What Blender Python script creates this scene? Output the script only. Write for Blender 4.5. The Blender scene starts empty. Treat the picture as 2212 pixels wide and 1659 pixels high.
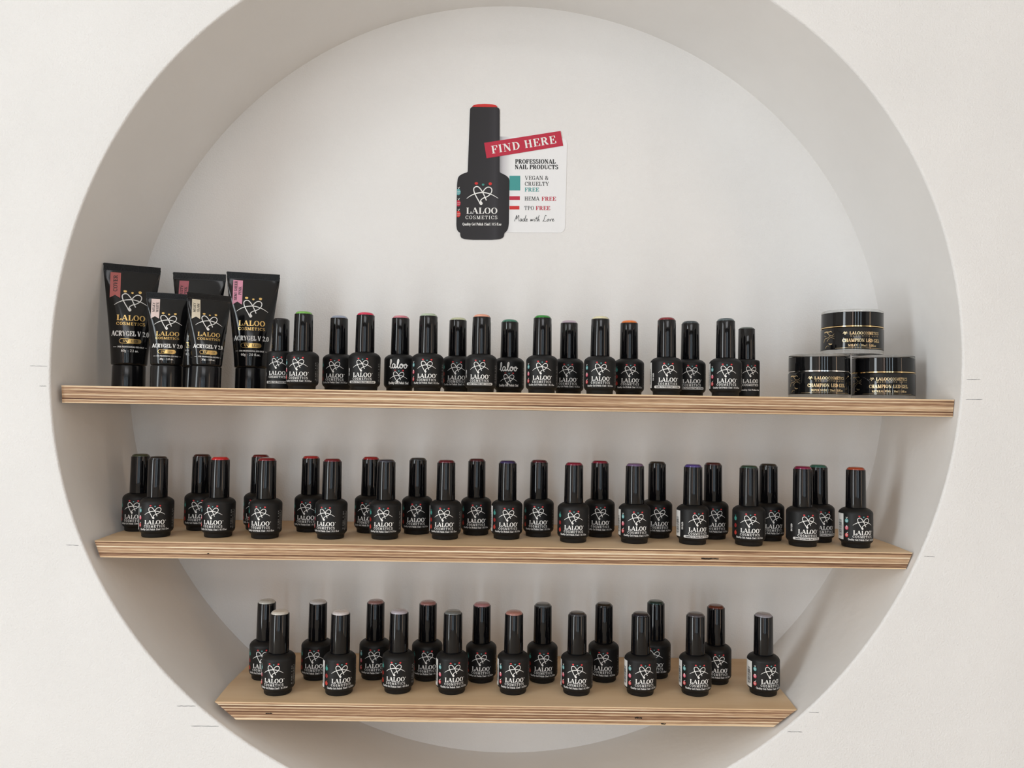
import bpy, math, random
from mathutils import Vector, Matrix
random.seed(7)
PI = math.pi
D2R = PI / 180
SC = bpy.context.scene
COL = SC.collection

# ------------------------------------------------------------------ camera
cam_d = bpy.data.cameras.new('camera')
cam_d.sensor_fit = 'HORIZONTAL'
cam_d.sensor_width = 36.0
cam_d.lens = 36.0 * 1640.0 / 2212.0
cam_d.clip_start = 0.02
cam = bpy.data.objects.new('camera', cam_d)
COL.objects.link(cam)
cr = Vector((0.99985363, -0.00634781, 0.01588791))
cu = Vector((-0.01610949, -0.03653078, 0.99920268))
cf = Vector((0.00576235, 0.99931237, 0.03662769))
M = Matrix((cr, cu, -cf)).transposed().to_4x4()
M.translation = (-0.00037, -0.81497, -0.05525)
cam.matrix_world = M
SC.camera = cam

# ------------------------------------------------------------------ world, lights, exposure
w = bpy.data.worlds.new('world')
SC.world = w
w.use_nodes = True
w.node_tree.nodes['Background'].inputs[0].default_value = (0.62, 0.72, 0.9, 1)
w.node_tree.nodes['Background'].inputs[1].default_value = 0.6
SC.view_settings.view_transform = 'Standard'
SC.view_settings.look = 'None'
SC.view_settings.gamma = 1.0
SC.view_settings.use_curve_mapping = False
SC.view_settings.exposure = 0.0
# room: x -1.9..2.7, y -4.6..0, z -1.25..1.45 (niche centre at the origin)
RX0, RX1, RY0, RZ0, RZ1 = -1.9, 2.7, -4.6, -1.25, 1.45


def area(name, loc, target, sx, sy, power, col):
    l = bpy.data.lights.new(name, 'AREA')
    l.shape = 'RECTANGLE'
    l.size, l.size_y = sx, sy
    l.energy = power
    l.color = col
    o = bpy.data.objects.new(name, l)
    COL.objects.link(o)
    o.location = loc
    d = Vector(target) - Vector(loc)
    o.rotation_euler = d.to_track_quat('-Z', 'Y').to_euler()
    return o


# daylight in the window openings of the room, then two added fill lights
area('daylight_window', (RX0 + 0.02, -1.70, -0.05), (0, -1.70, -0.05), 0.50, 2.36, 33.8, (0.905, 0.975, 1.0))
area('daylight_shopfront_left', (-1.45, RY0 + 0.02, -0.05), (-1.45, 0, -0.05), 0.36, 2.36, 10.5, (1.0, 0.74, 0.60))
for px in (-0.55, 0.25, 1.05):
    area('daylight_shopfront_pane', (px, RY0 + 0.02, -0.05), (px, 0, -0.05), 0.15, 2.36, 7.9, (0.72, 0.88, 1.0))
area('added_side_fill', (RX1 - 0.02, -2.3, -0.05), (0, -2.3, -0.05), 0.2, 2.36, 10.5, (1.0, 0.70, 0.46))  # warm fill added on the right to brighten the left reveal
area('added_ceiling_fill', (0.2, -3.6, RZ1 - 0.03), (0.2, -3.6, 0), 1.6, 1.2, 19.5, (0.95, 0.96, 1.0))  # unseen fill added overhead to bring more light from above


# ------------------------------------------------------------------ materials
def mat(name, col, rough=0.5, metal=0.0, spec=0.5, coat=0.0, trans=0.0, ior=1.45):
    m = bpy.data.materials.new(name)
    m.use_nodes = True
    b = m.node_tree.nodes['Principled BSDF']
    b.inputs['Base Color'].default_value = (*col, 1)
    b.inputs['Roughness'].default_value = rough
    b.inputs['Metallic'].default_value = metal
    b.inputs['Specular IOR Level'].default_value = spec
    b.inputs['Coat Weight'].default_value = coat
    b.inputs['Coat Roughness'].default_value = 0.03
    b.inputs['Transmission Weight'].default_value = trans
    b.inputs['IOR'].default_value = ior
    return m


def lin(r, g, b):
    f = lambda c: c / 12.92 if c <= 0.04045 else ((c + 0.055) / 1.055) ** 2.4
    return tuple(f(v / 255.0) for v in (r, g, b))


def nd(m, t, **kw):
    n = m.node_tree.nodes.new(t)
    for k, v in kw.items():
        setattr(n, k, v)
    return n


def lk(m, a, ao, b, bi):
    m.node_tree.links.new(a.outputs[ao], b.inputs[bi])


def add_noise_tint(m, scale, c1, c2, detail=3.0, stretch=(1, 1, 1)):
    """a faint, procedural colour variation"""
    tc = nd(m, 'ShaderNodeTexCoord')
    mp = nd(m, 'ShaderNodeMapping')
    mp.inputs['Scale'].default_value = stretch
    n = nd(m, 'ShaderNodeTexNoise')
    n.inputs['Scale'].default_value = scale
    n.inputs['Detail'].default_value = detail
    r = nd(m, 'ShaderNodeValToRGB')
    r.color_ramp.elements[0].position = 0.3
    r.color_ramp.elements[1].position = 0.7
    r.color_ramp.elements[0].color = (*c1, 1)
    r.color_ramp.elements[1].color = (*c2, 1)
    lk(m, tc, 'Object', mp, 'Vector')
    lk(m, mp, 'Vector', n, 'Vector')
    lk(m, n, 'Fac', r, 'Fac')
    lk(m, r, 'Color', m.node_tree.nodes['Principled BSDF'], 'Base Color')
    return tc


def add_bump(m, layers):
    tc = nd(m, 'ShaderNodeTexCoord')
    prev = None
    for scale, detail, strength, dist in layers:
        n = nd(m, 'ShaderNodeTexNoise')
        n.inputs['Scale'].default_value = scale
        n.inputs['Detail'].default_value = detail
        n.inputs['Roughness'].default_value = 0.55
        bp = nd(m, 'ShaderNodeBump')
        bp.inputs['Strength'].default_value = strength
        bp.inputs['Distance'].default_value = dist
        lk(m, tc, 'Object', n, 'Vector')
        lk(m, n, 'Fac', bp, 'Height')
        if prev:
            lk(m, prev, 'Normal', bp, 'Normal')
        prev = bp
    lk(m, prev, 'Normal', m.node_tree.nodes['Principled BSDF'], 'Normal')


def paint(name, col, bumps):
    m = mat(name, col, rough=0.75, spec=0.25)
    add_noise_tint(m, 7.0, tuple(c * 0.97 for c in col), tuple(min(1, c * 1.02) for c in col), 4)
    add_bump(m, bumps)
    return m


WHITE = (0.890, 0.876, 0.862)
M_wall = paint('white_roller_paint', WHITE, [(14, 2, 0.25, 0.006), (480, 2, 0.55, 0.0012)])
M_niche = paint('white_niche_paint', WHITE, [(12, 2, 0.2, 0.005), (480, 2, 0.42, 0.0011)])
M_reveal = paint('white_reveal_plaster', WHITE, [(14, 3, 0.3, 0.006), (160, 3, 0.14, 0.0010)])
M_room = mat('white_room_paint', (0.80, 0.78, 0.755), 0.8)
M_back = mat('darkened_unseen_back_wall', (0.20, 0.19, 0.18), 0.8)  # unseen wall behind the camera, darkened so the caps reflect less
M_ceil = mat('white_ceiling_paint', (0.90, 0.89, 0.87), 0.8)
M_floor = mat('oak_floor', (0.5, 0.42, 0.33), 0.45)
add_noise_tint(M_floor, 3, (0.46, 0.385, 0.30), (0.56, 0.48, 0.385), 5, (0.5, 6, 1))
M_pencil = mat('pencil_graphite', (0.17, 0.17, 0.18), 0.6)

# plywood edge: plies stacked in z, streaked along x
M_ply = mat('birch_plywood_edge', (0.5, 0.35, 0.22), 0.6, spec=0.3)


def build_ply():
    m = M_ply
    b = m.node_tree.nodes['Principled BSDF']

    def math_(op, x, y=None, z=None):
        n = nd(m, 'ShaderNodeMath', operation=op)
        for i, v in enumerate((x, y, z)):
            if v is None:
                continue
            if isinstance(v, (int, float)):
                n.inputs[i].default_value = v
            else:
                m.node_tree.links.new(v, n.inputs[i])
        return n.outputs[0]

    def noise(vec, scale, detail):
        n = nd(m, 'ShaderNodeTexNoise')
        n.inputs['Scale'].default_value = scale
        n.inputs['Detail'].default_value = detail
        m.node_tree.links.new(vec, n.inputs['Vector'])
        return n.outputs['Fac']

    def comb(x, z):
        n = nd(m, 'ShaderNodeCombineXYZ')
        m.node_tree.links.new(x, n.inputs['X'])
        m.node_tree.links.new(z, n.inputs['Z'])
        return n.outputs[0]
    tc = nd(m, 'ShaderNodeTexCoord')
    sep = nd(m, 'ShaderNodeSeparateXYZ')
    lk(m, tc, 'Object', sep, 'Vector')
    X, Z = sep.outputs['X'], sep.outputs['Z']
    wav = noise(tc.outputs['Object'], 14, 2)
    t = math_('ADD', math_('MULTIPLY', Z, 1 / 0.00143), math_('MULTIPLY', wav, 0.55))   # position counted in plies
    idx = math_('FLOOR', t)
    fr = math_('FRACT', t)
    even = math_('PINGPONG', idx, 1.0)
    wn = nd(m, 'ShaderNodeTexWhiteNoise', noise_dimensions='1D')
    m.node_tree.links.new(idx, wn.inputs['W'])
    rnd = wn.outputs['Value']
    longv = noise(comb(math_('MULTIPLY', X, 5.0), math_('MULTIPLY', idx, 7.3)), 1.0, 2)      # slow change along each ply
    fib = noise(comb(math_('MULTIPLY', X, 55.0), math_('MULTIPLY', Z, 3200.0)), 1.0, 3)       # short fibres
    edge = math_('MULTIPLY', math_('ABSOLUTE', math_('SUBTRACT', fr, 0.5)), 2.0)
    glue = math_('POWER', edge, 5.0)
    tone = math_('ADD', math_('MULTIPLY', even, 0.30), math_('MULTIPLY', rnd, 0.40))
    tone = math_('ADD', tone, math_('MULTIPLY', math_('SUBTRACT', longv, 0.5), 1.05))
    tone = math_('ADD', tone, math_('MULTIPLY', math_('SUBTRACT', fib, 0.5), 0.75))
    tone = math_('SUBTRACT', math_('ADD', tone, 0.17), math_('MULTIPLY', glue, 0.48))
    r = nd(m, 'ShaderNodeValToRGB')
    e = r.color_ramp.elements
    e[0].position = 0.02
    e[0].color = (*lin(84, 56, 40), 1)
    e[1].position = 0.90
    e[1].color = (*lin(253, 236, 206), 1)
    k = e.new(0.34)
    k.color = (*lin(158, 120, 92), 1)
    k = e.new(0.62)
    k.color = (*lin(212, 178, 142), 1)
    m.node_tree.links.new(tone, r.inputs['Fac'])
    lk(m, r, 'Color', b, 'Base Color')
    bp = nd(m, 'ShaderNodeBump')
    bp.inputs['Strength'].default_value = 0.3
    bp.inputs['Distance'].default_value = 0.0004
    m.node_tree.links.new(tone, bp.inputs['Height'])
    lk(m, bp, 'Normal', b, 'Normal')


build_ply()
M_veneer = mat('birch_veneer', lin(234, 204, 166), 0.5, spec=0.35)
add_noise_tint(M_veneer, 5, lin(224, 190, 148), lin(240, 212, 176), 6, (1, 7, 7))
M_void = mat('dark_ply_void', lin(38, 28, 22), 0.9)

M_body = mat('matte_black_glass', (0.0088, 0.0088, 0.0092), 0.50, spec=0.40)
M_label = mat('satin_black_label', (0.0100, 0.0100, 0.0105), 0.46, spec=0.36)
M_cap = mat('gloss_black_cap', (0.0045, 0.0045, 0.0055), 0.06, spec=0.52)
M_print = mat('white_print', (0.92, 0.91, 0.89), 0.5)
M_dark = mat('black_print', (0.03, 0.03, 0.03), 0.5)
M_grey = mat('grey_print', (0.34, 0.34, 0.34), 0.5)
M_strip = mat('white_strip', (0.80, 0.79, 0.77), 0.5)
M_red = mat('red_print', lin(212, 62, 66), 0.5)
M_pink = mat('pink_print', lin(216, 70, 100), 0.5)
M_teal = mat('teal_print', lin(96, 168, 172), 0.5)
M_teal2 = mat('dull_teal_print', lin(72, 150, 140), 0.5)
M_red2 = mat('dull_red_print', lin(150, 42, 40), 0.5)
M_red3 = mat('brick_red_print', lin(196, 66, 54), 0.5)
M_amber = mat('amber_print', lin(200, 140, 60), 0.5)
M_gold = mat('gold_foil', (0.78, 0.53, 0.20), 0.28, metal=0.85)
M_gold2 = mat('pale_gold_foil', (0.80, 0.62, 0.36), 0.3, metal=0.75)
M_tube = mat('gloss_black_tube', (0.0050, 0.0050, 0.0056), 0.11, spec=0.45)
M_crimp = mat('black_crimp', (0.0090, 0.0090, 0.0095), 0.38, spec=0.45)
M_tcap = mat('black_tube_cap', (0.0055, 0.0055, 0.0065), 0.16, spec=0.5)
M_clear = mat('clear_acrylic', (0.93, 0.92, 0.90), 0.03, trans=1.0, ior=1.2)
M_jar = mat('gloss_black_jar', (0.0055, 0.0055, 0.0062), 0.06, spec=0.55)
M_ring = mat('gold_ring', (0.84, 0.62, 0.33), 0.14, metal=1.0)
M_ring2 = mat('silver_ring', (0.80, 0.78, 0.76), 0.14, metal=1.0)
M_char = mat('charcoal_print', lin(50, 48, 50), 0.45, spec=0.35)
M_card = mat('white_card', (0.93, 0.93, 0.935), 0.4, spec=0.4)


def print_ramp(m, x0, x1, stops):
    """printed tone across the flat sign (object x)"""
    tc = nd(m, 'ShaderNodeTexCoord')
    sp = nd(m, 'ShaderNodeSeparateXYZ')
    mr = nd(m, 'ShaderNodeMapRange')
    mr.inputs['From Min'].default_value = x0
    mr.inputs['From Max'].default_value = x1
    r = nd(m, 'ShaderNodeValToRGB')
    e = r.color_ramp.elements
    e[0].position, e[0].color = stops[0][0], (*lin(*stops[0][1]), 1)
    e[1].position, e[1].color = stops[-1][0], (*lin(*stops[-1][1]), 1)
    for p_, c_ in stops[1:-1]:
        e.new(p_).color = (*lin(*c_), 1)
    lk(m, tc, 'Object', sp, 'Vector')
    lk(m, sp, 'X', mr, 'Value')
    lk(m, mr, 'Result', r, 'Fac')
    lk(m, r, 'Color', m.node_tree.nodes['Principled BSDF'], 'Base Color')


print_ramp(M_char, -0.034, 0.036, [(0, (44, 42, 44)), (0.25, (46, 44, 46)), (0.6, (50, 48, 51)), (0.72, (60, 58, 62)), (0.8, (46, 44, 47)), (1, (40, 38, 40))])
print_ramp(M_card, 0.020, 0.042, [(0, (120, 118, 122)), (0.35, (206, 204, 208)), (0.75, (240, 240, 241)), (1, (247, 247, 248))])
M_banner = mat('crimson_banner', lin(196, 40, 66), 0.45)
M_cardteal = mat('card_teal', lin(70, 158, 156), 0.45)
M_cardred = mat('card_red', lin(214, 48, 44), 0.45)


# ------------------------------------------------------------------ mesh helpers
class MB:
    def __init__(s):
        s.v, s.f, s.mi = [], [], []

    def add(s, vs, fs, mi=0):
        o = len(s.v)
        s.v += [tuple(p) for p in vs]
        for f in fs:
            s.f.append(tuple(i + o for i in f))
            s.mi.append(mi)

    def mesh(s, name, mats, smooth=False):
        me = bpy.data.meshes.new(name)
        me.from_pydata(s.v, [], s.f)
        for m in mats:
            me.materials.append(m)
        for p, i in zip(me.polygons, s.mi):
            p.material_index = i
            p.use_smooth = smooth
        me.update()
        return me


def ob(name, me, parent=None, loc=None, rot=None):
    o = bpy.data.objects.new(name, me)
    COL.objects.link(o)
    if parent:
        o.parent = parent
    if loc:
        o.location = loc
    if rot:
        o.rotation_euler = rot
    return o


def thing(name, label, cat, loc=(0, 0, 0), rz=0.0, group=None):
    o = ob(name, None, None, loc, (0, 0, rz))
    o.empty_display_size = 0.01
    o['label'] = label
    o['category'] = cat
    if group:
        o['group'] = group
    return o


def lathe(mb, prof, seg=40, mi=0, close=True):
    """prof: list of (r, z); r == 0 at an end closes it"""
    n = len(prof)
    vs, fs = [], []
    for r, z in prof:
        for k in range(seg):
            a = 2 * PI * k / seg
            vs.append((r * math.cos(a), r * math.sin(a), z))
    for i in range(n - 1):
        for k in range(seg):
            k2 = (k + 1) % seg
            fs.append((i * seg + k, i * seg + k2, (i + 1) * seg + k2, (i + 1) * seg + k))
    if close:
        fs.append(tuple(reversed(range(seg))))
        fs.append(tuple((n - 1) * seg + k for k in range(seg)))
    mb.add(vs, fs, mi)


def smooth_by_angle(me, ang=38):
    me.polygons.foreach_set('use_smooth', [True] * len(me.polygons))
    me.set_sharp_from_angle(angle=ang * D2R)
    return me


def lathe_mesh(name, prof, m, seg=40, ang=38, close=True):
    mb = MB()
    lathe(mb, prof, seg, close=close)
    return smooth_by_angle(mb.mesh(name, [m]), ang)


def box(mb, x0, x1, y0, y1, z0, z1, mi=0):
    v = [(x, y, z) for x in (x0, x1) for y in (y0, y1) for z in (z0, z1)]
    mb.add(v, [(0, 1, 3, 2), (4, 6, 7, 5), (0, 4, 5, 1), (2, 3, 7, 6), (0, 2, 6, 4), (1, 5, 7, 3)], mi)


# ------------------------------------------------------------------ flat print: strokes in a plane (u right, v up), later wrapped
def spline(pts, sub=5):
    out = []
    n = len(pts)
    for i in range(n - 1):
        p0, p1, p2, p3 = pts[max(i - 1, 0)], pts[i], pts[i + 1], pts[min(i + 2, n - 1)]
        for k in range(sub):
            t = k / sub
            out.append(tuple(0.5 * (2 * b + (c - a) * t + (2 * a - 5 * b + 4 * c - d) * t * t + (3 * b - a - 3 * c + d) * t ** 3)
                             for a, b, c, d in zip(p0, p1, p2, p3)))
    out.append(pts[-1])
    return out


class Print:
    """collects quads in (u, v); emit() wraps them with a mapping function"""

    def __init__(s):
        s.q = []

    def stroke(s, pts, w):
        n = len(pts)
        ws = w if isinstance(w, (list, tuple)) else [w] * n
        L = []
        for i in range(n):
            a, b = pts[max(i - 1, 0)], pts[min(i + 1, n - 1)]
            dx, dy = b[0] - a[0], b[1] - a[1]
            l = math.hypot(dx, dy) or 1e-9
            h = ws[i] / 2
            L.append(((pts[i][0] - dy / l * h, pts[i][1] + dx / l * h), (pts[i][0] + dy / l * h, pts[i][1] - dx / l * h)))
        for i in range(n - 1):
            s.q.append((L[i][1], L[i + 1][1], L[i + 1][0], L[i][0]))

    def poly(s, pts):
        s.q.append(tuple(pts))

    def blob(s, cx, cy, rx, ry, n=12, jit=0.0):
        s.q.append(tuple((cx + rx * (1 + jit * math.sin(3 * a + cx)) * math.cos(a), cy + ry * (1 + jit * math.cos(2 * a)) * math.sin(a))
                         for a in [2 * PI * k / n for k in range(n)]))

    def rect(s, u0, v0, u1, v1, nu=1):
        for k in range(nu):
            a, b = u0 + (u1 - u0) * k / nu, u0 + (u1 - u0) * (k + 1) / nu
            s.q.append(((a, v0), (b, v0), (b, v1), (a, v1)))

    def emit(s, mb, fn, mi=0):
        for i, q in enumerate(s.q):          # every stroke sits a hair higher than the one before, so crossings never coincide
            mb.add([fn(u, v, (i % 211) * 7e-7) for u, v in q], [tuple(range(len(q)))], mi)


def ln(x0, y0, x1, y1, w):
    return ('l', x0, y0, x1, y1, w)


def el(cx, cy, rx, ry, a0, a1):
    return ('e', cx, cy, rx, ry, a0, a1)


def sf(x, y, h=0.17):
    return ('l', x - h, 0.035 if y == 0 else (0.965 if y == 1 else y), x + h, 0.035 if y == 0 else (0.965 if y == 1 else y), 0)


def stem(x, y0=0.0, y1=1.0):
    return ('l', x, y0, x, y1, 1)


XH = 0.66
GL = {
    'A': (0.98, [ln(.12, .03, .47, .99, 0), ln(.46, .99, .83, .02, 1), ln(.24, .33, .7, .33, 0), sf(.13, 0, .13), sf(.83, 0, .18)]),
    'B': (0.86, [stem(.25), el(.42, .75, .29, .22, -90, 90), el(.42, .27, .35, .24, -90, 90), ln(.07, .965, .45, .965, 0), ln(.07, .035, .45, .035, 0), ln(.25, .52, .45, .52, 0)]),
    'C': (0.90, [el(.49, .5, .36, .465, 48, 312), ln(.77, .66, .77, .97, .4), ln(.77, .05, .77, .25, .2)]),
    'D': (0.96, [stem(.25), el(.42, .5, .41, .465, -90, 90), ln(.07, .965, .44, .965, 0), ln(.07, .035, .44, .035, 0)]),
    'E': (0.86, [stem(.25), ln(.07, .965, .76, .965, 0), ln(.07, .035, .8, .035, 0), ln(.25, .51, .55, .51, 0), ln(.74, .98, .74, .72, .4), ln(.78, .02, .78, .3, .4), ln(.55, .38, .55, .64, .3)]),
    'F': (0.82, [stem(.25), ln(.07, .965, .76, .965, 0), sf(.25, 0, .2), ln(.25, .5, .55, .5, 0), ln(.74, .98, .74, .7, .4), ln(.55, .37, .55, .63, .3)]),
    'G': (0.98, [el(.49, .5, .36, .465, 48, 300), ln(.76, .66, .76, .97, .4), stem(.76, .03, .42), sf(.76, .42, .16)]),
    'H': (1.02, [stem(.25), stem(.78), ln(.25, .51, .78, .51, 0), sf(.25, 0), sf(.25, 1), sf(.78, 0), sf(.78, 1)]),
    'I': (0.50, [stem(.25), sf(.25, 0), sf(.25, 1)]),
    'J': (0.66, [stem(.42, .2, 1), el(.26, .2, .16, .17, 180, 360), sf(.42, 1)]),
    'K': (1.00, [stem(.25), ln(.3, .4, .76, .97, 0), ln(.44, .56, .8, .03, 1), sf(.25, 0), sf(.25, 1), sf(.76, 1, .14), sf(.82, 0, .15)]),
    'L': (0.83, [stem(.25), ln(.07, .035, .76, .035, 0), sf(.25, 1, .19), ln(.75, .02, .75, .36, .45)]),
    'M': (1.22, [ln(.2, 0, .2, 1, 0), ln(.24, .99, .6, .04, 1), ln(.6, .04, .96, .99, 0), stem(.98), sf(.2, 0, .14), sf(.2, 1, .14), sf(.98, 0), sf(1.0, 1, .14)]),
    'N': (1.04, [ln(.2, 0, .2, 1, 0), ln(.24, .98, .82, .03, 1), ln(.82, 0, .82, 1, 0), sf(.2, 0, .14), sf(.16, 1, .14), sf(.82, 1, .14)]),
    'O': (0.98, [el(.49, .5, .36, .465, 0, 360)]),
    'P': (0.84, [stem(.25), el(.42, .72, .33, .245, -90, 90), ln(.07, .965, .45, .965, 0), ln(.25, .475, .45, .475, 0), sf(.25, 0, .2)]),
    'Q': (0.98, [el(.49, .5, .36, .465, 0, 360), ln(.5, .12, .84, -.18, .6)]),
    'R': (0.98, [stem(.25), el(.42, .74, .3, .225, -90, 90), ln(.07, .965, .45, .965, 0), ln(.25, .515, .45, .515, 0), ln(.52, .5, .8, .03, 1), sf(.25, 0), sf(.84, 0, .12)]),
    'S': (0.78, [el(.39, .735, .25, .23, 35, 275), el(.39, .265, .28, .23, 95, -145), ln(.62, .72, .62, .97, .2), ln(.11, .03, .11, .28, .2)]),
    'T': (0.92, [stem(.46), ln(.1, .965, .82, .965, 0), sf(.46, 0), ln(.11, .98, .11, .68, .4), ln(.81, .98, .81, .68, .4)]),
    'U': (1.00, [stem(.25, .3, 1), ln(.78, .3, .78, 1, 0), el(.515, .32, .265, .285, 180, 360), sf(.25, 1), sf(.78, 1, .14)]),
    'V': (0.96, [ln(.15, .97, .5, .02, 1), ln(.5, .02, .83, .97, 0), sf(.17, 1), sf(.83, 1, .13)]),
    'W': (1.34, [ln(.13, .97, .44, .02, 1), ln(.44, .02, .68, .97, 0), ln(.66, .97, .96, .02, 1), ln(.96, .02, 1.2, .97, 0), sf(.15, 1), sf(.66, 1, .14), sf(1.2, 1, .12)]),
    'X': (0.96, [ln(.15, .97, .8, .03, 1), ln(.8, .97, .15, .03, 0), sf(.15, 0, .13), sf(.8, 0), sf(.15, 1), sf(.8, 1, .13)]),
    'Y': (0.96, [ln(.14, .97, .48, .44, 1), ln(.84, .97, .5, .44, 0), stem(.49, 0, .46), sf(.16, 1), sf(.84, 1, .13), sf(.49, 0)]),
    'Z': (0.86, [ln(.1, .965, .76, .965, 0), ln(.74, .95, .12, .05, 1), ln(.1, .035, .78, .035, 0), ln(.77, .02, .77, .3, .4)]),
    '0': (0.72, [el(.36, .5, .25, .465, 0, 360)]),
    '1': (0.56, [stem(.3), ln(.1, .82, .3, .97, 0), sf(.3, 0)]),
    '2': (0.72, [el(.35, .72, .24, .245, 170, -40), ln(.55, .6, .12, .06, 0), ln(.1, .07, .6, .07, .6), ln(.6, .05, .6, .25, 0)]),
    '3': (0.70, [el(.33, .75, .23, .215, 160, -80), el(.33, .27, .26, .235, 80, -160)]),
    '5': (0.70, [ln(.16, .95, .58, .95, .6), ln(.17, .95, .15, .5, 0), el(.34, .31, .25, .275, 130, -150)]),
    '6': (0.72, [el(.38, .5, .26, .465, 60, 300), el(.37, .3, .23, .27, 0, 360)]),
    '&': (1.00, [el(.42, .76, .17, .2, -40, 220), ln(.3, .62, .82, .05, 1), el(.4, .27, .26, .24, 100, 340), ln(.64, .2, .84, .52, 0), sf(.84, .52, .1)]),
    '.': (0.34, [ln(.17, 0, .17, .15, .8)]),
    '-': (0.62, [ln(.1, .36, .52, .36, .4)]),
    '|': (0.50, [ln(.25, -.1, .25, 1.05, 0)]),
    ' ': (0.40, []),
    'a': (0.62, [el(.27, .2, .17, .18, 60, 330), stem(.46, 0, .45), el(.3, .45, .16, .19, 0, 150), sf(.52, 0, .08)]),
    'd': (0.70, [el(.3, .33, .2, .31, 40, 320), stem(.52, 0, 1), sf(.45, 1, .1), sf(.58, 0, .08)]),
    'e': (0.60, [el(.3, .33, .21, .3, 0, 315), ln(.12, .36, .5, .36, 0)]),
    'f': (0.44, [stem(.2, 0, .8), el(.33, .8, .13, .17, 180, 50), ln(.05, .63, .4, .63, 0), sf(.2, 0, .14)]),
    'g': (0.64, [el(.28, .42, .18, .21, 0, 360), el(.28, -.08, .22, .17, 0, 360), ln(.42, .6, .58, .64, 0)]),
    'h': (0.74, [stem(.18, 0, 1), el(.37, .42, .19, .21, 165, 0), stem(.55, 0, .42), sf(.18, 0, .13), sf(.55, 0, .13), sf(.13, 1, .1)]),
    'i': (0.38, [stem(.19, 0, .64), sf(.19, 0, .14), sf(.14, .62, .1), ln(.19, .8, .19, .95, .9)]),
    'l': (0.38, [stem(.19, 0, 1), sf(.19, 0, .14), sf(.14, 1, .1)]),
    'm': (1.06, [stem(.18, 0, .64), el(.35, .42, .17, .21, 165, 0), stem(.52, 0, .42), el(.69, .42, .17, .21, 165, 0), stem(.86, 0, .42), sf(.18, 0, .12), sf(.52, 0, .12), sf(.86, 0, .12), sf(.12, .62, .1)]),
    'o': (0.62, [el(.31, .33, .21, .3, 0, 360)]),
    's': (0.50, [el(.25, .48, .15, .15, 30, 275), el(.25, .18, .16, .15, 95, -150)]),
    't': (0.42, [stem(.2, .12, .85), el(.31, .14, .11, .11, 180, 330), ln(.05, .62, .38, .62, 0)]),
    'u': (0.72, [stem(.18, .2, .64), el(.35, .22, .17, .19, 180, 345), stem(.54, 0, .64), sf(.13, .62, .1), sf(.48, .62, .1), sf(.6, 0, .08)]),
    'y': (0.64, [ln(.12, .62, .32, .06, 1), ln(.54, .62, .28, -.12, 0), el(.17, -.12, .12, .12, 350, 220), sf(.13, .62, .13), sf(.53, .62, .1)]),
    'z': (0.54, [ln(.08, .6, .44, .6, 0), ln(.43, .58, .1, .05, 1), ln(.08, .04, .46, .04, 0)]),
}


def text_width(s, sp=0.0):
    return sum(GL[c][0] + sp for c in s) - sp


def put_text(P, s, u0, v0, h, width=None, T=0.19, t=0.07, sp=0.03, anchor='c', rot90=False, sub=None):
    """writes s with its baseline at v0; anchor 'c' centres on u0, 'l' starts at u0"""
    tw = text_width(s, sp)
    sx = h if width is None else width / tw
    x = (u0 - tw * sx / 2) if anchor == 'c' else u0
    if rot90:
        x = 0.0
    Th, th = T * h, t * h

    def tr(px, py):
        if rot90:                       # reads upwards; u0 = baseline u, v0 = start v
            return (u0 - py * h, v0 + px)
        return (px, v0 + py * h)
    seg = sub or 12
    for c in s:
        adv, st = GL[c]
        for g in st:
            if g[0] == 'l':
                _, x0, y0, x1, y1, k = g
                n = max(1, int(abs(x1 - x0) * sx / 1.1e-3)) if h > 1e-4 else 1
                pts = [tr(x + (x0 + (x1 - x0) * i / n) * sx, y0 + (y1 - y0) * i / n) for i in range(n + 1)]
                P.stroke(pts, th + (Th - th) * k)
            else:
                _, cx, cy, rx, ry, a0, a1 = g
                n = max(4, int(abs(a1 - a0) / 360 * seg * 1.4))
                pts, ws = [], []
                for i in range(n + 1):
                    a = (a0 + (a1 - a0) * i / n) * D2R
                    pts.append(tr(x + (cx + rx * math.cos(a)) * sx, cy + ry * math.sin(a)))
                    ws.append(th + (Th - th) * abs(math.cos(a)) ** 1.3)
                P.stroke(pts, ws)
        x += (adv + sp) * sx


HEART = [(442, 1134), (426, 1096), (396, 1036), (364, 995), (336, 985), (309, 1005), (313, 1046), (336, 1096), (362, 1142),
         (374, 1168), (386, 1179), (397, 1166), (386, 1148), (376, 1140)]
HEART2 = [(376, 1158), (384, 1130), (408, 1110), (450, 1093), (487, 1062), (500, 1022), (485, 997), (455, 992), (426, 1012), (407, 1040)]
ARC = [(232, 1116), (262, 1092), (305, 1069), (350, 1055), (410, 1049), (470, 1061), (520, 1082), (568, 1112)]


def heart_logo(P, u0, vtop, k, wk=1.0):
    """one-line heart over an arc; k = metres per drawing unit, vtop = v of the heart's top"""
    cv = lambda pts: [(u0 + (x - 400) * k, vtop - (y - 985) * k) for x, y in pts]
    P.stroke(cv(spline(HEART, 4)), 11 * k * wk)
    P.stroke(cv(spline(HEART2, 4)), 10.5 * k * wk)
    P.blob(u0 + (384 - 400) * k, vtop - (1168 - 985) * k, 11 * k * wk, 14 * k * wk, 8)
    a = cv(spline(ARC, 4))
    n = len(a)
    P.stroke(a, [(3 + 9 * math.sin(PI * i / (n - 1)) ** 0.8) * k * wk for i in range(n)])


def logo_dots(u0, vtop, k):
    return [(u0 + (335 - 400) * k, vtop + 27 * k, 17 * k, 13.5 * k), (u0 + (407 - 400) * k, vtop + 14 * k, 12 * k, 11.5 * k),
            (u0 + (483 - 400) * k, vtop + 24 * k, 16 * k, 15.5 * k)]


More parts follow.
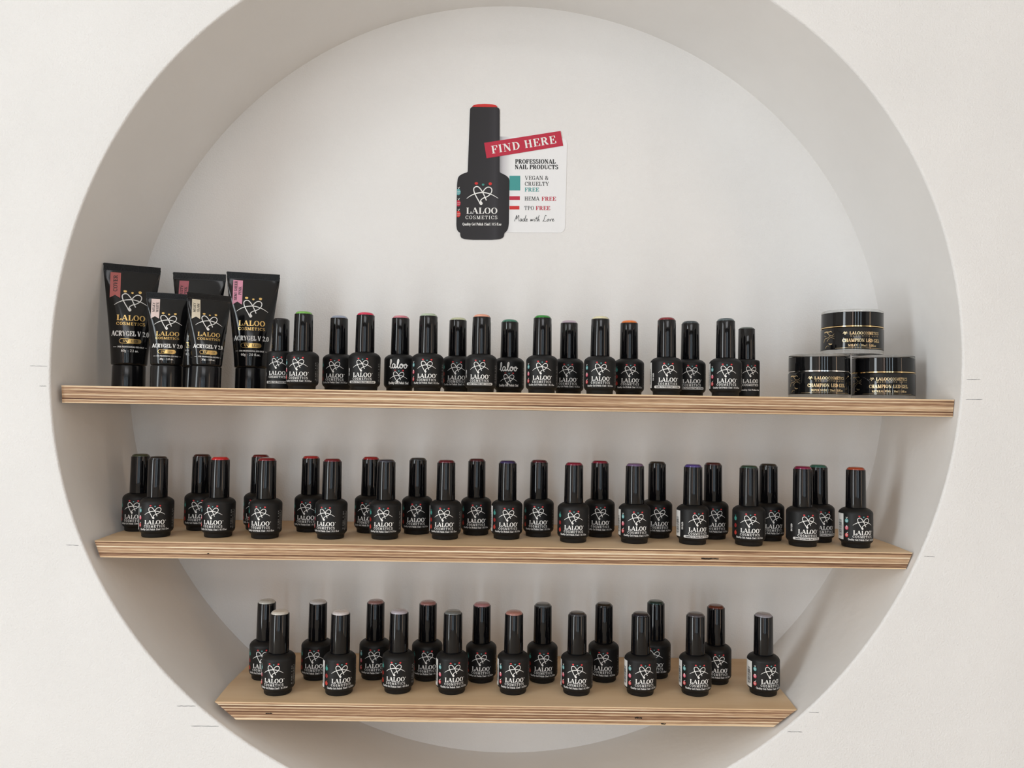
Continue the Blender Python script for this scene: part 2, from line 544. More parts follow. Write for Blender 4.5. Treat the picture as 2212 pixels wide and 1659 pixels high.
SCRIPT_LALOO = [
    [(0.0, .25), (.25, .6), (.5, 1.3), (.52, 1.85), (.38, 2.0), (.26, 1.75), (.24, .9), (.28, .3), (.42, .02), (.62, .05), (.8, .3)],
    [(1.42, .85), (1.2, 1.0), (.92, .85), (.8, .45), (.92, .08), (1.15, .02), (1.38, .3), (1.5, .9), (1.46, .35), (1.55, .04), (1.75, .1), (1.95, .4)],
    [(1.95, .4), (2.2, 1.0), (2.36, 1.65), (2.3, 2.0), (2.16, 1.95), (2.06, 1.5), (2.04, .7), (2.1, .2), (2.26, .0), (2.46, .12), (2.6, .35)],
    [(3.0, .98), (2.75, .85), (2.62, .45), (2.75, .08), (3.0, .02), (3.24, .3), (3.28, .7), (3.1, .97), (2.98, .9), (3.1, .68), (3.4, .7), (3.6, .85)],
    [(4.0, .98), (3.75, .85), (3.6, .45), (3.73, .08), (3.98, .02), (4.22, .3), (4.26, .7), (4.1, .97), (3.98, .9), (4.1, .66), (4.4, .62), (4.62, .7)],
]
SCRIPT_MADE = [
    [(0, 0), (.25, .8), (.45, 1.6), (.5, .5), (.95, 1.6), (1.05, .6), (1.2, 0)],
    [(1.75, .6), (1.5, .62), (1.38, .25), (1.55, .0), (1.75, .3), (1.85, .65), (1.85, .1), (2.05, .05)],
    [(2.5, .6), (2.25, .62), (2.12, .25), (2.3, .0), (2.5, .3), (2.8, 1.6), (2.6, .4), (2.68, .02), (2.85, .1)],
    [(2.9, .25), (3.2, .45), (3.1, .65), (2.92, .4), (3.0, .03), (3.35, .15)],
    [(4.1, .6), (4.1, .05), (4.4, .55), (4.42, .05), (4.75, .62)], [(5.0, .6), (4.98, .05), (5.15, .12)], [(5.09, .9), (5.12, .95)],
    [(5.55, 1.2), (5.4, .2), (5.55, .02)], [(5.25, .75), (5.8, .85)], [(6.1, 1.6), (5.8, .0), (6.05, .5), (6.2, .5), (6.15, .05), (6.4, .15)],
    [(7.9, 1.3), (7.75, 1.6), (7.55, 1.1), (7.4, .3), (7.15, .0), (7.4, .1), (7.8, .02), (8.2, .15)],
    [(8.5, .6), (8.25, .4), (8.35, .02), (8.6, .25), (8.5, .6), (8.85, .5)], [(8.95, .6), (9.0, .03), (9.3, .6), (9.5, .55)],
    [(9.55, .25), (9.85, .45), (9.75, .65), (9.55, .4), (9.65, .03), (10.1, .2)],
]


def script(P, paths, u0, v0, k, wd, slant=0.0):
    for pth in paths:
        P.stroke([(u0 + (x + slant * y) * k, v0 + y * k) for x, y in spline(pth, 4)], wd)


# ------------------------------------------------------------------ the setting: wall with a round niche
CF = [0.48912, -0.00021, -0.00159, 0.00268, 0.00142, -0.00026, 0.00269, -0.00132, 0.00154, 0.00034, -0.00068]
CB = [0.49197, 0.00087, -0.0036, 0.00262, -0.00052, -0.00055, 0.00076, 0.00002, 0.00057, -0.00054, 0.00029]
DEPTH = 0.17886


def rad(c, th):
    r = c[0]
    for n in range(1, 6):
        r += c[2 * n - 1] * math.cos(n * th) + c[2 * n] * math.sin(n * th)
    return r


def rwall(th, y):
    k = min(max(y / DEPTH, 0), 1)
    return rad(CF, th) * (1 - k) + rad(CB, th) * k


def structure(name, me, label=None, parent=None):
    o = ob(name, me, parent)
    if parent is None:
        o['kind'] = 'structure'
    if label:
        o['label'] = label
    return o


def build_niche():
    ths = sorted([2 * PI * k / 288 - PI for k in range(288)] +
                 [math.atan2(z, x) for x in (RX0, RX1) for z in (RZ0, RZ1)])
    n = len(ths)
    LIP = 0.0024
    # front wall face with the round hole and its softly rounded lip
    mb = MB()
    rings = []

    def ring(fn):
        return [fn(t) for t in ths]

    def outer(t):
        c, s = math.cos(t), math.sin(t)
        k = min((RX1 if c > 0 else RX0) / c if abs(c) > 1e-9 else 1e9, (RZ1 if s > 0 else RZ0) / s if abs(s) > 1e-9 else 1e9)
        return (c * k, 0.0, s * k)
    rings.append(ring(outer))
    for extra in (0.08, 0.02):
        rings.append(ring(lambda t: ((rad(CF, t) + LIP + extra) * math.cos(t), 0.0, (rad(CF, t) + LIP + extra) * math.sin(t))))
    for i in range(6):
        a = i / 5 * PI / 2
        rr, yy = LIP * (1 - math.sin(a)), LIP * (1 - math.cos(a))
        rings.append(ring(lambda t: ((rad(CF, t) + rr) * math.cos(t), yy, (rad(CF, t) + rr) * math.sin(t))))
    vs = [p for r in rings for p in r]
    fs = []
    for i in range(len(rings) - 1):
        for k in range(n):
            k2 = (k + 1) % n
            fs.append((i * n + k, i * n + k2, (i + 1) * n + k2, (i + 1) * n + k))
    mb.add(vs, fs)
    structure('wall_front', smooth_by_angle(mb.mesh('wall_front', [M_wall]), 60), 'white plastered wall around the round niche')
    # the reveal
    mb = MB()
    ys = [LIP + (DEPTH - LIP) * i / 8 for i in range(9)]
    vs = [(rwall(t, y) * math.cos(t), y, rwall(t, y) * math.sin(t)) for y in ys for t in ths]
    fs = [(i * n + k, i * n + (k + 1) % n, (i + 1) * n + (k + 1) % n, (i + 1) * n + k) for i in range(8) for k in range(n)]
    mb.add(vs, fs)
    structure('wall_niche_reveal', smooth_by_angle(mb.mesh('wall_niche_reveal', [M_reveal]), 60), 'curved white inner side of the round niche')
    mb = MB()
    mb.add([(rad(CB, t) * 1.004 * math.cos(t), DEPTH, rad(CB, t) * 1.004 * math.sin(t)) for t in ths], [tuple(range(n))])
    structure('wall_niche_back', mb.mesh('wall_niche_back', [M_niche]), 'flat white back of the round niche')
    # pencil marks left on the wall beside the shelf ends
    wall = bpy.data.objects['wall_front']
    for (x0, z0, x1, z1) in [(-.512, -.0141, -.4935, -.0143), (-.5012, -.0358, -.4935, -.0356), (-.4663, -.2039, -.4530, -.2044),
                             (-.3438, -.3709, -.3240, -.3706), (-.328, -.3916, -.2990, -.3914), (.4945, -.0128, .5095, -.0125),
                             (.4935, -.034, .5114, -.0337), (.4475, -.2025, .4591, -.203), (.3245, -.3682, .3352, -.3685), (.3020, -.389, .3175, -.389)]:
        P = Print()
        k = 8
        P.stroke([(x0 + (x1 - x0) * i / k, z0 + (z1 - z0) * i / k + random.uniform(-1, 1) * 0.00012) for i in range(k + 1)],
                 [0.00022] + [random.uniform(0.00032, 0.00055) for _ in range(k - 1)] + [0.0002])
        mb = MB()
        P.emit(mb, lambda u, v, d: (u, -0.00015 - d, v))
        ob('pencil_mark', mb.mesh('pencil_mark', [M_pencil]), wall)


build_niche()


def room():
    def wall(name, m, quads):
        mb = MB()
        for q in quads:
            mb.add(q, [(0, 1, 2, 3)])
        structure(name, mb.mesh(name, [m]))
    wall('floor', M_floor, [[(RX0, RY0, RZ0), (RX1, RY0, RZ0), (RX1, 0, RZ0), (RX0, 0, RZ0)]])
    wall('ceiling', M_ceil, [[(RX0, RY0, RZ1), (RX0, 0, RZ1), (RX1, 0, RZ1), (RX1, RY0, RZ1)]])
    def holed(name, axis, const, lo, hi, holes):
        """a wall plane with tall window openings; holes = (a0, a1, z0, z1) along the wall"""
        qs = []
        pt = (lambda a, z: (const, a, z)) if axis == 'x' else (lambda a, z: (a, const, z))
        cur = lo
        for (a0, a1, z0, z1) in sorted(holes):
            qs.append([pt(cur, RZ0), pt(a0, RZ0), pt(a0, RZ1), pt(cur, RZ1)])
            qs.append([pt(a0, RZ0), pt(a1, RZ0), pt(a1, z0), pt(a0, z0)])
            qs.append([pt(a0, z1), pt(a1, z1), pt(a1, RZ1), pt(a0, RZ1)])
            cur = a1
        qs.append([pt(cur, RZ0), pt(hi, RZ0), pt(hi, RZ1), pt(cur, RZ1)])
        wall(name, M_back if name == 'wall_back' else M_room, qs)
    zl, zh = -1.24, 1.14
    holes = [('x', RX0, -1.96, -1.44, zl, zh), ('y', RY0, -1.64, -1.26, zl, zh), ('y', RY0, -0.63, -0.47, zl, zh), ('y', RY0, 0.17, 0.33, zl, zh),
             ('y', RY0, 0.97, 1.13, zl, zh), ('x', RX1, -2.41, -2.19, zl, zh)]  # the last opening goes with the added side fill
    holed('wall_left', 'x', RX0, RY0, 0.0, [holes[0][2:]])
    holed('wall_right', 'x', RX1, RY0, 0.0, [holes[5][2:]])
    holed('wall_back', 'y', RY0, RX0, RX1, [h[2:] for h in holes[1:5]])
    for i, (ax, c, a0, a1, z0, z1) in enumerate(holes):
        mb = MB()
        for (p0, p1, q0, q1) in ((a0 - .03, a0, z0, z1), (a1, a1 + .03, z0, z1), (a0, a1, z0 - .008, z0), (a0, a1, z1, z1 + .03)):
            if ax == 'x':
                box(mb, c - .03, c + .03, p0, p1, q0, q1)
            else:
                box(mb, p0, p1, c - .03, c + .03, q0, q1)
        structure('window_%d' % (i + 1), mb.mesh('window', [M_room]))


room()

# ------------------------------------------------------------------ plywood shelves
Z1, Z2, Z3 = -0.03435, -0.2010, -0.37005
FRONT_Y = 0.0112


def board(name, parent, zt, zb, x_lt, x_rt, x_lb, x_rb, mats, y0=FRONT_Y, y1=DEPTH - 0.0006):
    ys = [y0 + (y1 - y0) * i / 6 for i in range(7)]

    def lim(x, z, y):
        r = rwall(math.atan2(z, x), y)
        m = math.sqrt(max(r * r - z * z, 0)) - 0.0009
        return math.copysign(min(abs(x) + 0.004 * min(1, (y - y0) / 0.05), m), x)
    T = [(lim(x_lt, zt, y), y, zt) for y in ys] + [(lim(x_rt, zt, y), y, zt) for y in reversed(ys)]
    B = [(lim(x_lb, zb, y), y, zb) for y in ys] + [(lim(x_rb, zb, y), y, zb) for y in reversed(ys)]
    n = len(T)
    mb = MB()
    mb.add(T + B, [tuple(reversed(range(n))), tuple(range(n, 2 * n))], 0)
    mb.add(T + B, [(i, (i + 1) % n, (i + 1) % n + n, i + n) for i in range(n)], 1)
    return mb.mesh(name, mats)


def shelf(label, zt, th, xs, voids=()):
    xlt, xrt, xlb, xrb = xs
    t = 0.0010
    f = lambda a, b, k: a + (b - a) * k
    k1, k2 = t / th, 1 - t / th
    root = ob('plywood_shelf', board('plywood_core', None, zt - t, zt - th + t, f(xlt, xlb, k1), f(xrt, xrb, k1), f(xlt, xlb, k2), f(xrt, xrb, k2), [M_ply, M_ply]))
    root['label'] = label
    root['category'] = 'shelf'
    root['group'] = 'plywood shelves in the round niche'
    ob('top_veneer', board('top_veneer', None, zt, zt - t, xlt, xrt, f(xlt, xlb, k1), f(xrt, xrb, k1), [M_veneer, M_veneer], FRONT_Y - 0.0002), root)
    ob('bottom_veneer', board('bottom_veneer', None, zt - th + t, zt - th, f(xlt, xlb, k2), f(xrt, xrb, k2), xlb, xrb, [M_veneer, M_veneer], FRONT_Y - 0.0001), root)
    for (x, dz, w_, h_) in voids:
        P = Print()
        n = 9
        P.stroke([(x + w_ * (i / n - .5), zt - dz + random.uniform(-1, 1) * h_ * .15) for i in range(n + 1)],
                 [h_ * random.uniform(.45, 1.0) for _ in range(n + 1)])
        mb = MB()
        P.emit(mb, lambda u, v, d: (u, FRONT_Y - 0.0004 - d, v))
        ob('edge_knot', mb.mesh('edge_knot', [M_void]), root)
    return root


shelf('long plywood shelf at mid niche carrying tubes, bottles and round jars', Z1, 0.0187, (-.4843, .4885, -.4828, .4872))
shelf('middle plywood shelf carrying two rows of dark capped bottles', Z2, 0.0176, (-.4425, .4413, -.4358, .4340), [(.2215, .0095, .019, .0016), (-.32, .012, .002, .0010)])
shelf('shortest plywood shelf, lowest in the niche, carrying pale and dark capped bottles', Z3, 0.0186, (-.3083, .3160, -.2852, .2912),
      [(.1455, .0110, .0075, .0019), (.1725, .0170, .0050, .0016), (-.250, .0116, .007, .0012)])

# ------------------------------------------------------------------ gel polish bottles
RB = 0.0179
mm = 0.001


def cyl(r):
    def fn(u, v, d=0.0):
        a = u / r
        return ((r + d) * math.sin(a), -(r + d) * math.cos(a), v)
    return fn


ON = cyl(RB + 0.00022)
BODY_PROF = [(13.6, 0), (14.6, .35), (14.95, 1.1), (15.1, 4.0), (15.5, 5.0), (16.6, 5.9), (17.5, 7.0), (17.9, 8.4), (17.9, 38.0), (17.75, 38.9),
             (17.3, 39.8), (16.4, 40.9), (14.8, 42.2), (13.0, 43.2), (11.4, 43.7), (9.0, 43.8)]
CAP_PROF = [(10.3, 43.9), (10.8, 44.0), (10.9, 44.3), (10.36, 85.8), (10.2, 86.3), (9.75, 86.45), (9.5, 86.1), (9.0, 85.9)]
TOP_PROF = [(9.4, 85.9), (9.4, 87.2), (9.25, 87.6), (8.95, 87.95), (7.75, 88.95), (7.45, 89.15), (7.0, 89.27), (4.0, 89.6), (1.5, 89.7)]
MINI_BODY = [(14.0, 0), (14.8, .3), (15.0, 1.0), (15.0, 42.6), (14.7, 43.7), (13.8, 44.5), (12.0, 45.0), (10.6, 45.2), (8.0, 45.3)]
MINI_CAP = [(9.5, 45.35), (9.95, 45.5), (10.0, 45.8), (9.6, 81.5), (9.4, 81.9), (9.0, 82.0), (8.6, 81.7), (8.0, 81.6)]
MINI_TOP = [(8.5, 81.6), (8.5, 82.6), (8.2, 83.1), (7.2, 83.7), (4.0, 84.1), (1.5, 84.15)]
sc = lambda p: [(r * mm, z * mm) for r, z in p]
ME = {}
ME['body'] = lathe_mesh('bottle_glass', sc(BODY_PROF), M_body, 48, 50)
ME['cap'] = lathe_mesh('bottle_cap', sc(CAP_PROF), M_cap, 48, 40)
ME['top'] = lathe_mesh('cap_top', sc(TOP_PROF), M_red, 40, 60)
ME['mbody'] = lathe_mesh('mini_glass', sc(MINI_BODY), M_body, 44, 50)
ME['mcap'] = lathe_mesh('mini_cap', sc(MINI_CAP), M_cap, 44, 40)
ME['mtop'] = lathe_mesh('mini_cap_top', sc(MINI_TOP), M_red, 36, 60)
ME['label'] = lathe_mesh('wrap_label', sc([(17.9, 8.45), (18.02, 8.5), (18.02, 37.8), (17.9, 37.85)]), M_label, 48, 60, close=False)
ME['mlabel'] = lathe_mesh('mini_wrap_label', sc([(15.0, 3.0), (15.1, 3.05), (15.1, 41.8), (15.0, 41.85)]), M_label, 44, 60, close=False)


def pmesh(name, P, m, fn=ON):
    mb = MB()
    P.emit(mb, fn)
    return mb.mesh(name, [m])


def make_prints():
    k = 0.0000655
    # heart drawing
    P = Print()
    heart_logo(P, 0, 34.2 * mm, k)
    ME['heart'] = pmesh('heart_drawing', P, M_print)
    for i, ((u, v, rx, ry), m) in enumerate(zip(logo_dots(0, 34.2 * mm, k), (M_red, M_teal, M_red))):
        P = Print()
        P.blob(u, v, rx, ry, 10, .12)
        ME['dot%d' % i] = pmesh('logo_dot', P, m)
    # standard lettering
    def base(P):
        put_text(P, 'LALOO', 0, 15.4 * mm, 4.75 * mm, 21.6 * mm, T=.24, t=.08)
        put_text(P, 'COSMETICS', 0, 12.0 * mm, 2.6 * mm, 22.4 * mm, T=.19, t=.09, sp=.24)
        P.stroke([(11.7 * mm + .42 * mm * math.cos(a), 19.4 * mm + .42 * mm * math.sin(a)) for a in [i * PI / 4 for i in range(9)]], .2 * mm)
    P = Print()
    base(P)
    put_text(P, 'Quality Gel Polish 15ml | 0.5 fl.oz', 0, 8.95 * mm, 2.05 * mm, 32.4 * mm, T=.17, t=.085, sp=.03)
    ME['text'] = pmesh('brand_lettering', P, M_print)
    # lettering with a white strip
    mb = MB()
    P = Print()
    base(P)
    P.emit(mb, ON, 0)
    P = Print()
    P.rect(-15.2 * mm, 8.3 * mm, 15.2 * mm, 11.2 * mm, 26)
    P.blob(-15.2 * mm, 9.75 * mm, 1.45 * mm, 1.45 * mm, 12)
    P.blob(15.2 * mm, 9.75 * mm, 1.45 * mm, 1.45 * mm, 12)
    P.emit(mb, cyl(RB + 0.00016), 1)
    P = Print()
    put_text(P, 'Quality Gel Polish 15ml | 0.5 fl.oz', 0, 9.0 * mm, 1.75 * mm, 28.5 * mm, T=.22, t=.11, sp=.02)
    P.emit(mb, cyl(RB + 0.00030), 2)
    ME['text_strip'] = mb.mesh('brand_lettering_with_strip', [M_print, M_strip, M_dark])
    # script variant: written name above a lower heart
    P = Print()
    script(P, SCRIPT_LALOO, -11.4 * mm, 27.2 * mm, 4.9 * mm, 1.15 * mm)
    put_text(P, 'Quality Gel Polish 15ml', 0, 8.9 * mm, 2.7 * mm, 24.5 * mm, T=.18, t=.13, sp=.02)
    ME['text_script'] = pmesh('script_lettering', P, M_print)
    P = Print()
    heart_logo(P, 0, 22.9 * mm, k * .96)
    ME['heart_low'] = pmesh('heart_drawing_low', P, M_print)
    for i, ((u, v, rx, ry), m) in enumerate(zip(logo_dots(0, 22.9 * mm, k * .96), (M_red2, M_teal, M_red))):
        P = Print()
        P.blob(u, v, rx, ry, 10, .12)
        ME['dotlow%d' % i] = pmesh('logo_dot_low', P, m)
    # the three fruit icons left of the logo
    uc = -57 * D2R * RB
    for key, cols in (('icon', (M_teal, M_pink, M_red)), ('dull', (M_teal2, M_red2, M_red3))):
        for i, z in enumerate((30.2, 22.3, 14.2)):
            mb = MB()
            P = Print()
            P.blob(uc, z * mm, 2.0 * mm, 2.3 * mm, 14)
            P.emit(mb, ON, 0)
            P = Print()
            if i == 0:
                P.stroke([(uc - .9 * mm, (z + 4.0) * mm), (uc, (z + 2.2) * mm), (uc + .9 * mm, (z + 4.0) * mm)], .5 * mm)
            elif i == 1:
                P.blob(uc + .1 * mm, (z + 1.8) * mm, .9 * mm, .7 * mm, 8)
            else:
                P.stroke([(uc - .8 * mm, (z + 2.2) * mm), (uc - .2 * mm, (z + 1.6) * mm), (uc + 1.3 * mm, (z + 3.4) * mm)], .5 * mm)
            for r in range(3):
                P.stroke([(uc - 1.2 * mm, (z + .55 - r * .75) * mm), (uc + (1.2 - .3 * (r == 2)) * mm, (z + .55 - r * .75) * mm)], .26 * mm)
            P.emit(mb, cyl(RB + 0.00032), 1)
            ME['%s%d' % (key, i)] = mb.mesh('fruit_icon', [cols[i], M_print if key == 'icon' else cols[i]])
    # upright UV / LED line of the strip variant
    P = Print()
    put_text(P, 'UV', -56 * D2R * RB, 17.0 * mm, 2.1 * mm, 2.9 * mm, T=.22, t=.12, rot90=True)
    put_text(P, 'LED', -56 * D2R * RB, 21.2 * mm, 2.1 * mm, 4.2 * mm, T=.22, t=.12, rot90=True)
    P.stroke([(-56 * D2R * RB, 20.0 * mm), (-56 * D2R * RB - 2.1 * mm, 20.9 * mm)], .3 * mm)
    ME['uvled'] = pmesh('upright_lettering', P, M_print)
    # white panel with bars
    a0, a1 = -112 * D2R * RB, -70 * D2R * RB
    mb = MB()
    P = Print()
    P.rect(a0, 8.7 * mm, a1, 37.6 * mm, 14)
    P.emit(mb, cyl(RB + 0.00018), 0)
    P = Print()
    z = 12.0
    rr = random.Random(3)
    while z < 30:
        h_ = rr.choice((.25, .4, .6))
        P.rect(a1 - 8.0 * mm, z * mm, a1 - 2.8 * mm, (z + h_) * mm, 4)
        z += h_ + rr.choice((.3, .45, .6))
    P.rect(a1 - 2.0 * mm, 13 * mm, a1 - 1.6 * mm, 25 * mm)
    P.emit(mb, cyl(RB + 0.00032), 1)
    ME['bars'] = mb.mesh('barcode_panel', [M_strip, M_dark])
    # small print right of the logo: columns of upright text
    P = Print()
    for c in range(3):
        uu = (68 + 9.5 * c) * D2R * RB
        z = 10.0
        while z < 31:
            h_ = rr.choice((.35, .5, .8))
            if rr.random() < .9:
                P.rect(uu, z * mm, uu + 1.35 * mm, (z + h_) * mm)
            z += h_ + rr.choice((.3, .42, 1.0) if c < 2 else (.3, .4))
    ME['small'] = pmesh('side_small_print', P, M_grey)
    # mini bottle
    FNM = cyl(15.1 * mm + 0.0002)
    P = Print()
    heart_logo(P, 0, 36.2 * mm, k * .93)
    ME['mheart'] = pmesh('mini_heart', P, M_print, FNM)
    for i, ((u, v, rx, ry), m) in enumerate(zip(logo_dots(0, 36.2 * mm, k * .93), (M_red, M_teal, M_red))):
        P = Print()
        P.blob(u, v, rx, ry, 10, .12)
        ME['mdot%d' % i] = pmesh('mini_logo_dot', P, m, FNM)
    for key, strip in (('mtext', False), ('mtext_strip', True)):
        mb = MB()
        P = Print()
        put_text(P, 'LALOO', 0, 17.2 * mm, 4.5 * mm, 20.0 * mm, T=.24, t=.08)
        put_text(P, 'COSMETICS', 0, 13.6 * mm, 2.6 * mm, 20.4 * mm, T=.22, t=.10, sp=.12)
        P.emit(mb, FNM, 0)
        if strip:
            P = Print()
            P.rect(-14.0 * mm, 7.4 * mm, 14.0 * mm, 10.2 * mm, 26)
            P.emit(mb, cyl(15.1 * mm + 0.00012), 1)
        P = Print()
        put_text(P, 'Quality Gel Polish 5ml', 0, 8.1 * mm, 1.9 * mm, 24.0 * mm, T=.22, t=.11, sp=.02)
        P.emit(mb, cyl(15.1 * mm + 0.0003), 2)
        ME[key] = mb.mesh('mini_lettering', [M_print, M_strip, M_dark if strip else M_print])
    P = Print()
    put_text(P, 'LED', -62 * D2R * 15.1 * mm, 16 * mm, 2.0 * mm, 4.2 * mm, T=.22, t=.12, rot90=True)
    ME['muv'] = pmesh('mini_upright', P, M_print, FNM)


make_prints()
COLS = {}


def dome_mat(rgb):
    if rgb not in COLS:
        c = tuple(v * (0.5 + 0.5 * max(lin(*rgb)) ** .5) for v in lin(*rgb))
        m = mat('cap_top_paint', c, 0.22, spec=0.5, coat=0.5)
        add_noise_tint(m, 700, tuple(v * .93 for v in c), tuple(min(1, v * 1.05) for v in c), 2)
        COLS[rgb] = m
    return COLS[rgb]


def bottle(x, y, z, yaw, rgb, label, group, kind='std', left='icon', bars=True):
    mini = kind.startswith('mini')
    root = thing('gel_polish_bottle', label, 'bottle', (x, y, z), yaw * D2R, group)
    p = 'm' if mini else ''
    ob('glass_body', ME[p + 'body'], root)
    cap = ob('cap', ME[p + 'cap'], root)
    top = ob('cap_top', ME[p + 'top'], cap)
    top.material_slots[0].link = 'OBJECT'
    top.material_slots[0].material = dome_mat(rgb)
    lab = ob('label', ME[p + 'label'], root)
    if mini:
        ob('lettering', ME['mtext_strip' if kind == 'mini_strip' else 'mtext'], lab)
        ob('heart_drawing', ME['mheart'], lab)
        for i in range(3):
            ob('logo_dot', ME['mdot%d' % i], lab)
        ob('upright_lettering', ME['muv'], lab)
        return root
    ob('lettering', ME[{'std': 'text', 'strip': 'text_strip', 'script': 'text_script'}[kind]], lab)
    low = 'low' if kind == 'script' else ''
    ob('heart_drawing', ME['heart_low' if low else 'heart'], lab)
    for i in range(3):
        ob('logo_dot', ME['dot%s%d' % (low, i)], lab)
    if left == 'uv':
        ob('upright_lettering', ME['uvled'], lab)
    elif left:
        for i in range(3):
            ob('fruit_icon', ME['%s%d' % (left, i)], lab)
    if bars:
        ob('barcode_panel', ME['bars'], lab)
    ob('side_lettering', ME['small'], lab)
    return root


ORD = ['first', 'second', 'third', 'fourth', 'fifth', 'sixth', 'seventh', 'eighth', 'ninth', 'tenth', 'eleventh', 'twelfth', 'thirteenth', 'fourteenth']

# x, y, yaw, cap top colour, colour words, kind, left print, white bar panel
TOP = [
    (-.2665, .072, 3, (48, 40, 42), 'brownish black', 'mini_strip', '', False, 'small straight bottle with {c} cap top beside the tall pink flagged tube'),
    (-.2342, .050, -2, (128, 196, 84), 'lime green', 'std', 'icon', False, ''),
    (-.2014, .084, -2, (168, 178, 200), 'pale blue grey', 'std', 'dull', False, ''),
    (-.1638, .050, 2, (226, 40, 84), 'hot pink red', 'strip', 'uv', False, ''),
    (-.1271, .074, 4, (226, 136, 150), 'salmon pink', 'script', '', False, ''),
    (-.0919, .050, 2, (196, 212, 184), 'pale sage', 'std', 'icon', False, ''),
    (-.0604, .084, .5, (218, 222, 184), 'pale yellow green', 'std', 'dull', False, ''),
    (-.0311, .050, -4, (242, 168, 140), 'peach coral', 'strip', 'uv', False, ''),
    (.0012, .094, -1.5, (68, 146, 118), 'sea green', 'script', '', False, ''),
    (.0384, .050, -3, (42, 156, 52), 'bright green', 'std', 'icon', False, ''),
    (.0725, .094, -8, (202, 182, 198), 'pale mauve', 'std', '', False, ''),
    (.1046, .050, -4, (236, 228, 190), 'cream yellow', 'std', 'icon', False, ''),
    (.1431, .084, -3.5, (250, 128, 40), 'vivid orange', 'std', 'dull', False, ''),
    (.1806, .050, -6, (150, 28, 40), 'deep red', 'strip', 'uv', True, ''),
    (.2147, .079, -7, (72, 84, 90), 'dark slate', 'strip', '', False, ''),
    (.2477, .048, -12, (104, 118, 122), 'slate grey', 'std', 'icon', True, ''),
    (.2834, .085, 3, (132, 142, 136), 'grey green', 'mini', '', False, 'small straight bottle with {c} cap top, nearest to the stacked jars'),
]
for (x, y, yw, rgb, cname, kind, left, bars, lab) in TOP:
    wide = 'bottle with %s cap top%s on the shelf with tubes'
    extra = {'strip': ' and white strip', 'script': ' and script name'}.get(kind, '')
    bottle(x, y, Z1, yw, rgb, lab.format(c=cname) if lab else wide % (cname, extra), 'gel polish bottles on the top shelf', kind, left, bars)

MID = [
    (-.4319, .0866, 4.5, (78, 88, 66), 'dark olive', 'std', 'dull', False), (-.3931, .0470, 17.5, (36, 38, 46), 'blue black', 'std', 'icon', True),
    (-.3648, .0988, 10, (66, 26, 32), 'dark maroon', 'std', 'dull', False), (-.3253, .0521, -2, (208, 30, 40), 'bright red', 'std', 'icon', False),
    (-.2978, .1084, -3, (118, 24, 32), 'dark red', 'std', 'dull', False), (-.2713, .0490, -2.5, (138, 20, 36), 'wine red', 'std', 'dull', False),
    (-.2344, .0992, -3, (184, 34, 42), 'red', 'std', 'dull', False), (-.1982, .0530, -9.5, (126, 20, 40), 'wine red', 'std', 'icon', False),
    (-.1628, .0994, -6, (172, 26, 36), 'red', 'std', 'dull', False), (-.1373, .0556, 1, (62, 66, 82), 'navy grey', 'std', 'dull', False),
    (-.1058, .0953, 1.5, (50, 58, 66), 'dark slate', 'std', 'dull', False), (-.0693, .0610, -1.5, (110, 20, 46), 'dark wine', 'std', 'dull', True),
    (-.0355, .0947, 2.5, (90, 20, 42), 'dark plum', 'std', 'dull', False), (.0012, .0682, 5, (58, 48, 106), 'indigo', 'std', 'dull', True),
    (.0387, .0893, -4.5, (100, 24, 46), 'dark wine', 'std', 'dull', False), (.0769, .0534, -4.5, (142, 20, 58), 'raspberry', 'std', 'dull', False),
    (.1115, .0939, -4, (148, 20, 58), 'raspberry', 'std', 'dull', False), (.1465, .0537, 1.5, (124, 98, 140), 'greyish lilac', 'std', 'icon', True),
    (.1799, .0936, -1, (30, 32, 36), 'black', 'std', 'dull', False), (.2125, .0523, 6.5, (84, 68, 146), 'violet', 'strip', 'uv', True),
    (.2462, .0917, -1, (82, 24, 36), 'dark maroon', 'std', 'dull', False), (.2755, .0494, -13, (40, 78, 66), 'bottle green', 'std', 'dull', False),
    (.3101, .0853, 3.5, (34, 36, 40), 'black', 'std', 'dull', False), (.3367, .0493, -2.5, (136, 24, 72), 'magenta', 'strip', 'uv', False),
    (.3670, .0799, 1, (40, 114, 98), 'teal green', 'strip', 'uv', False), (.3961, .0470, .5, (176, 72, 44), 'burnt orange', 'std', 'icon', True),
]
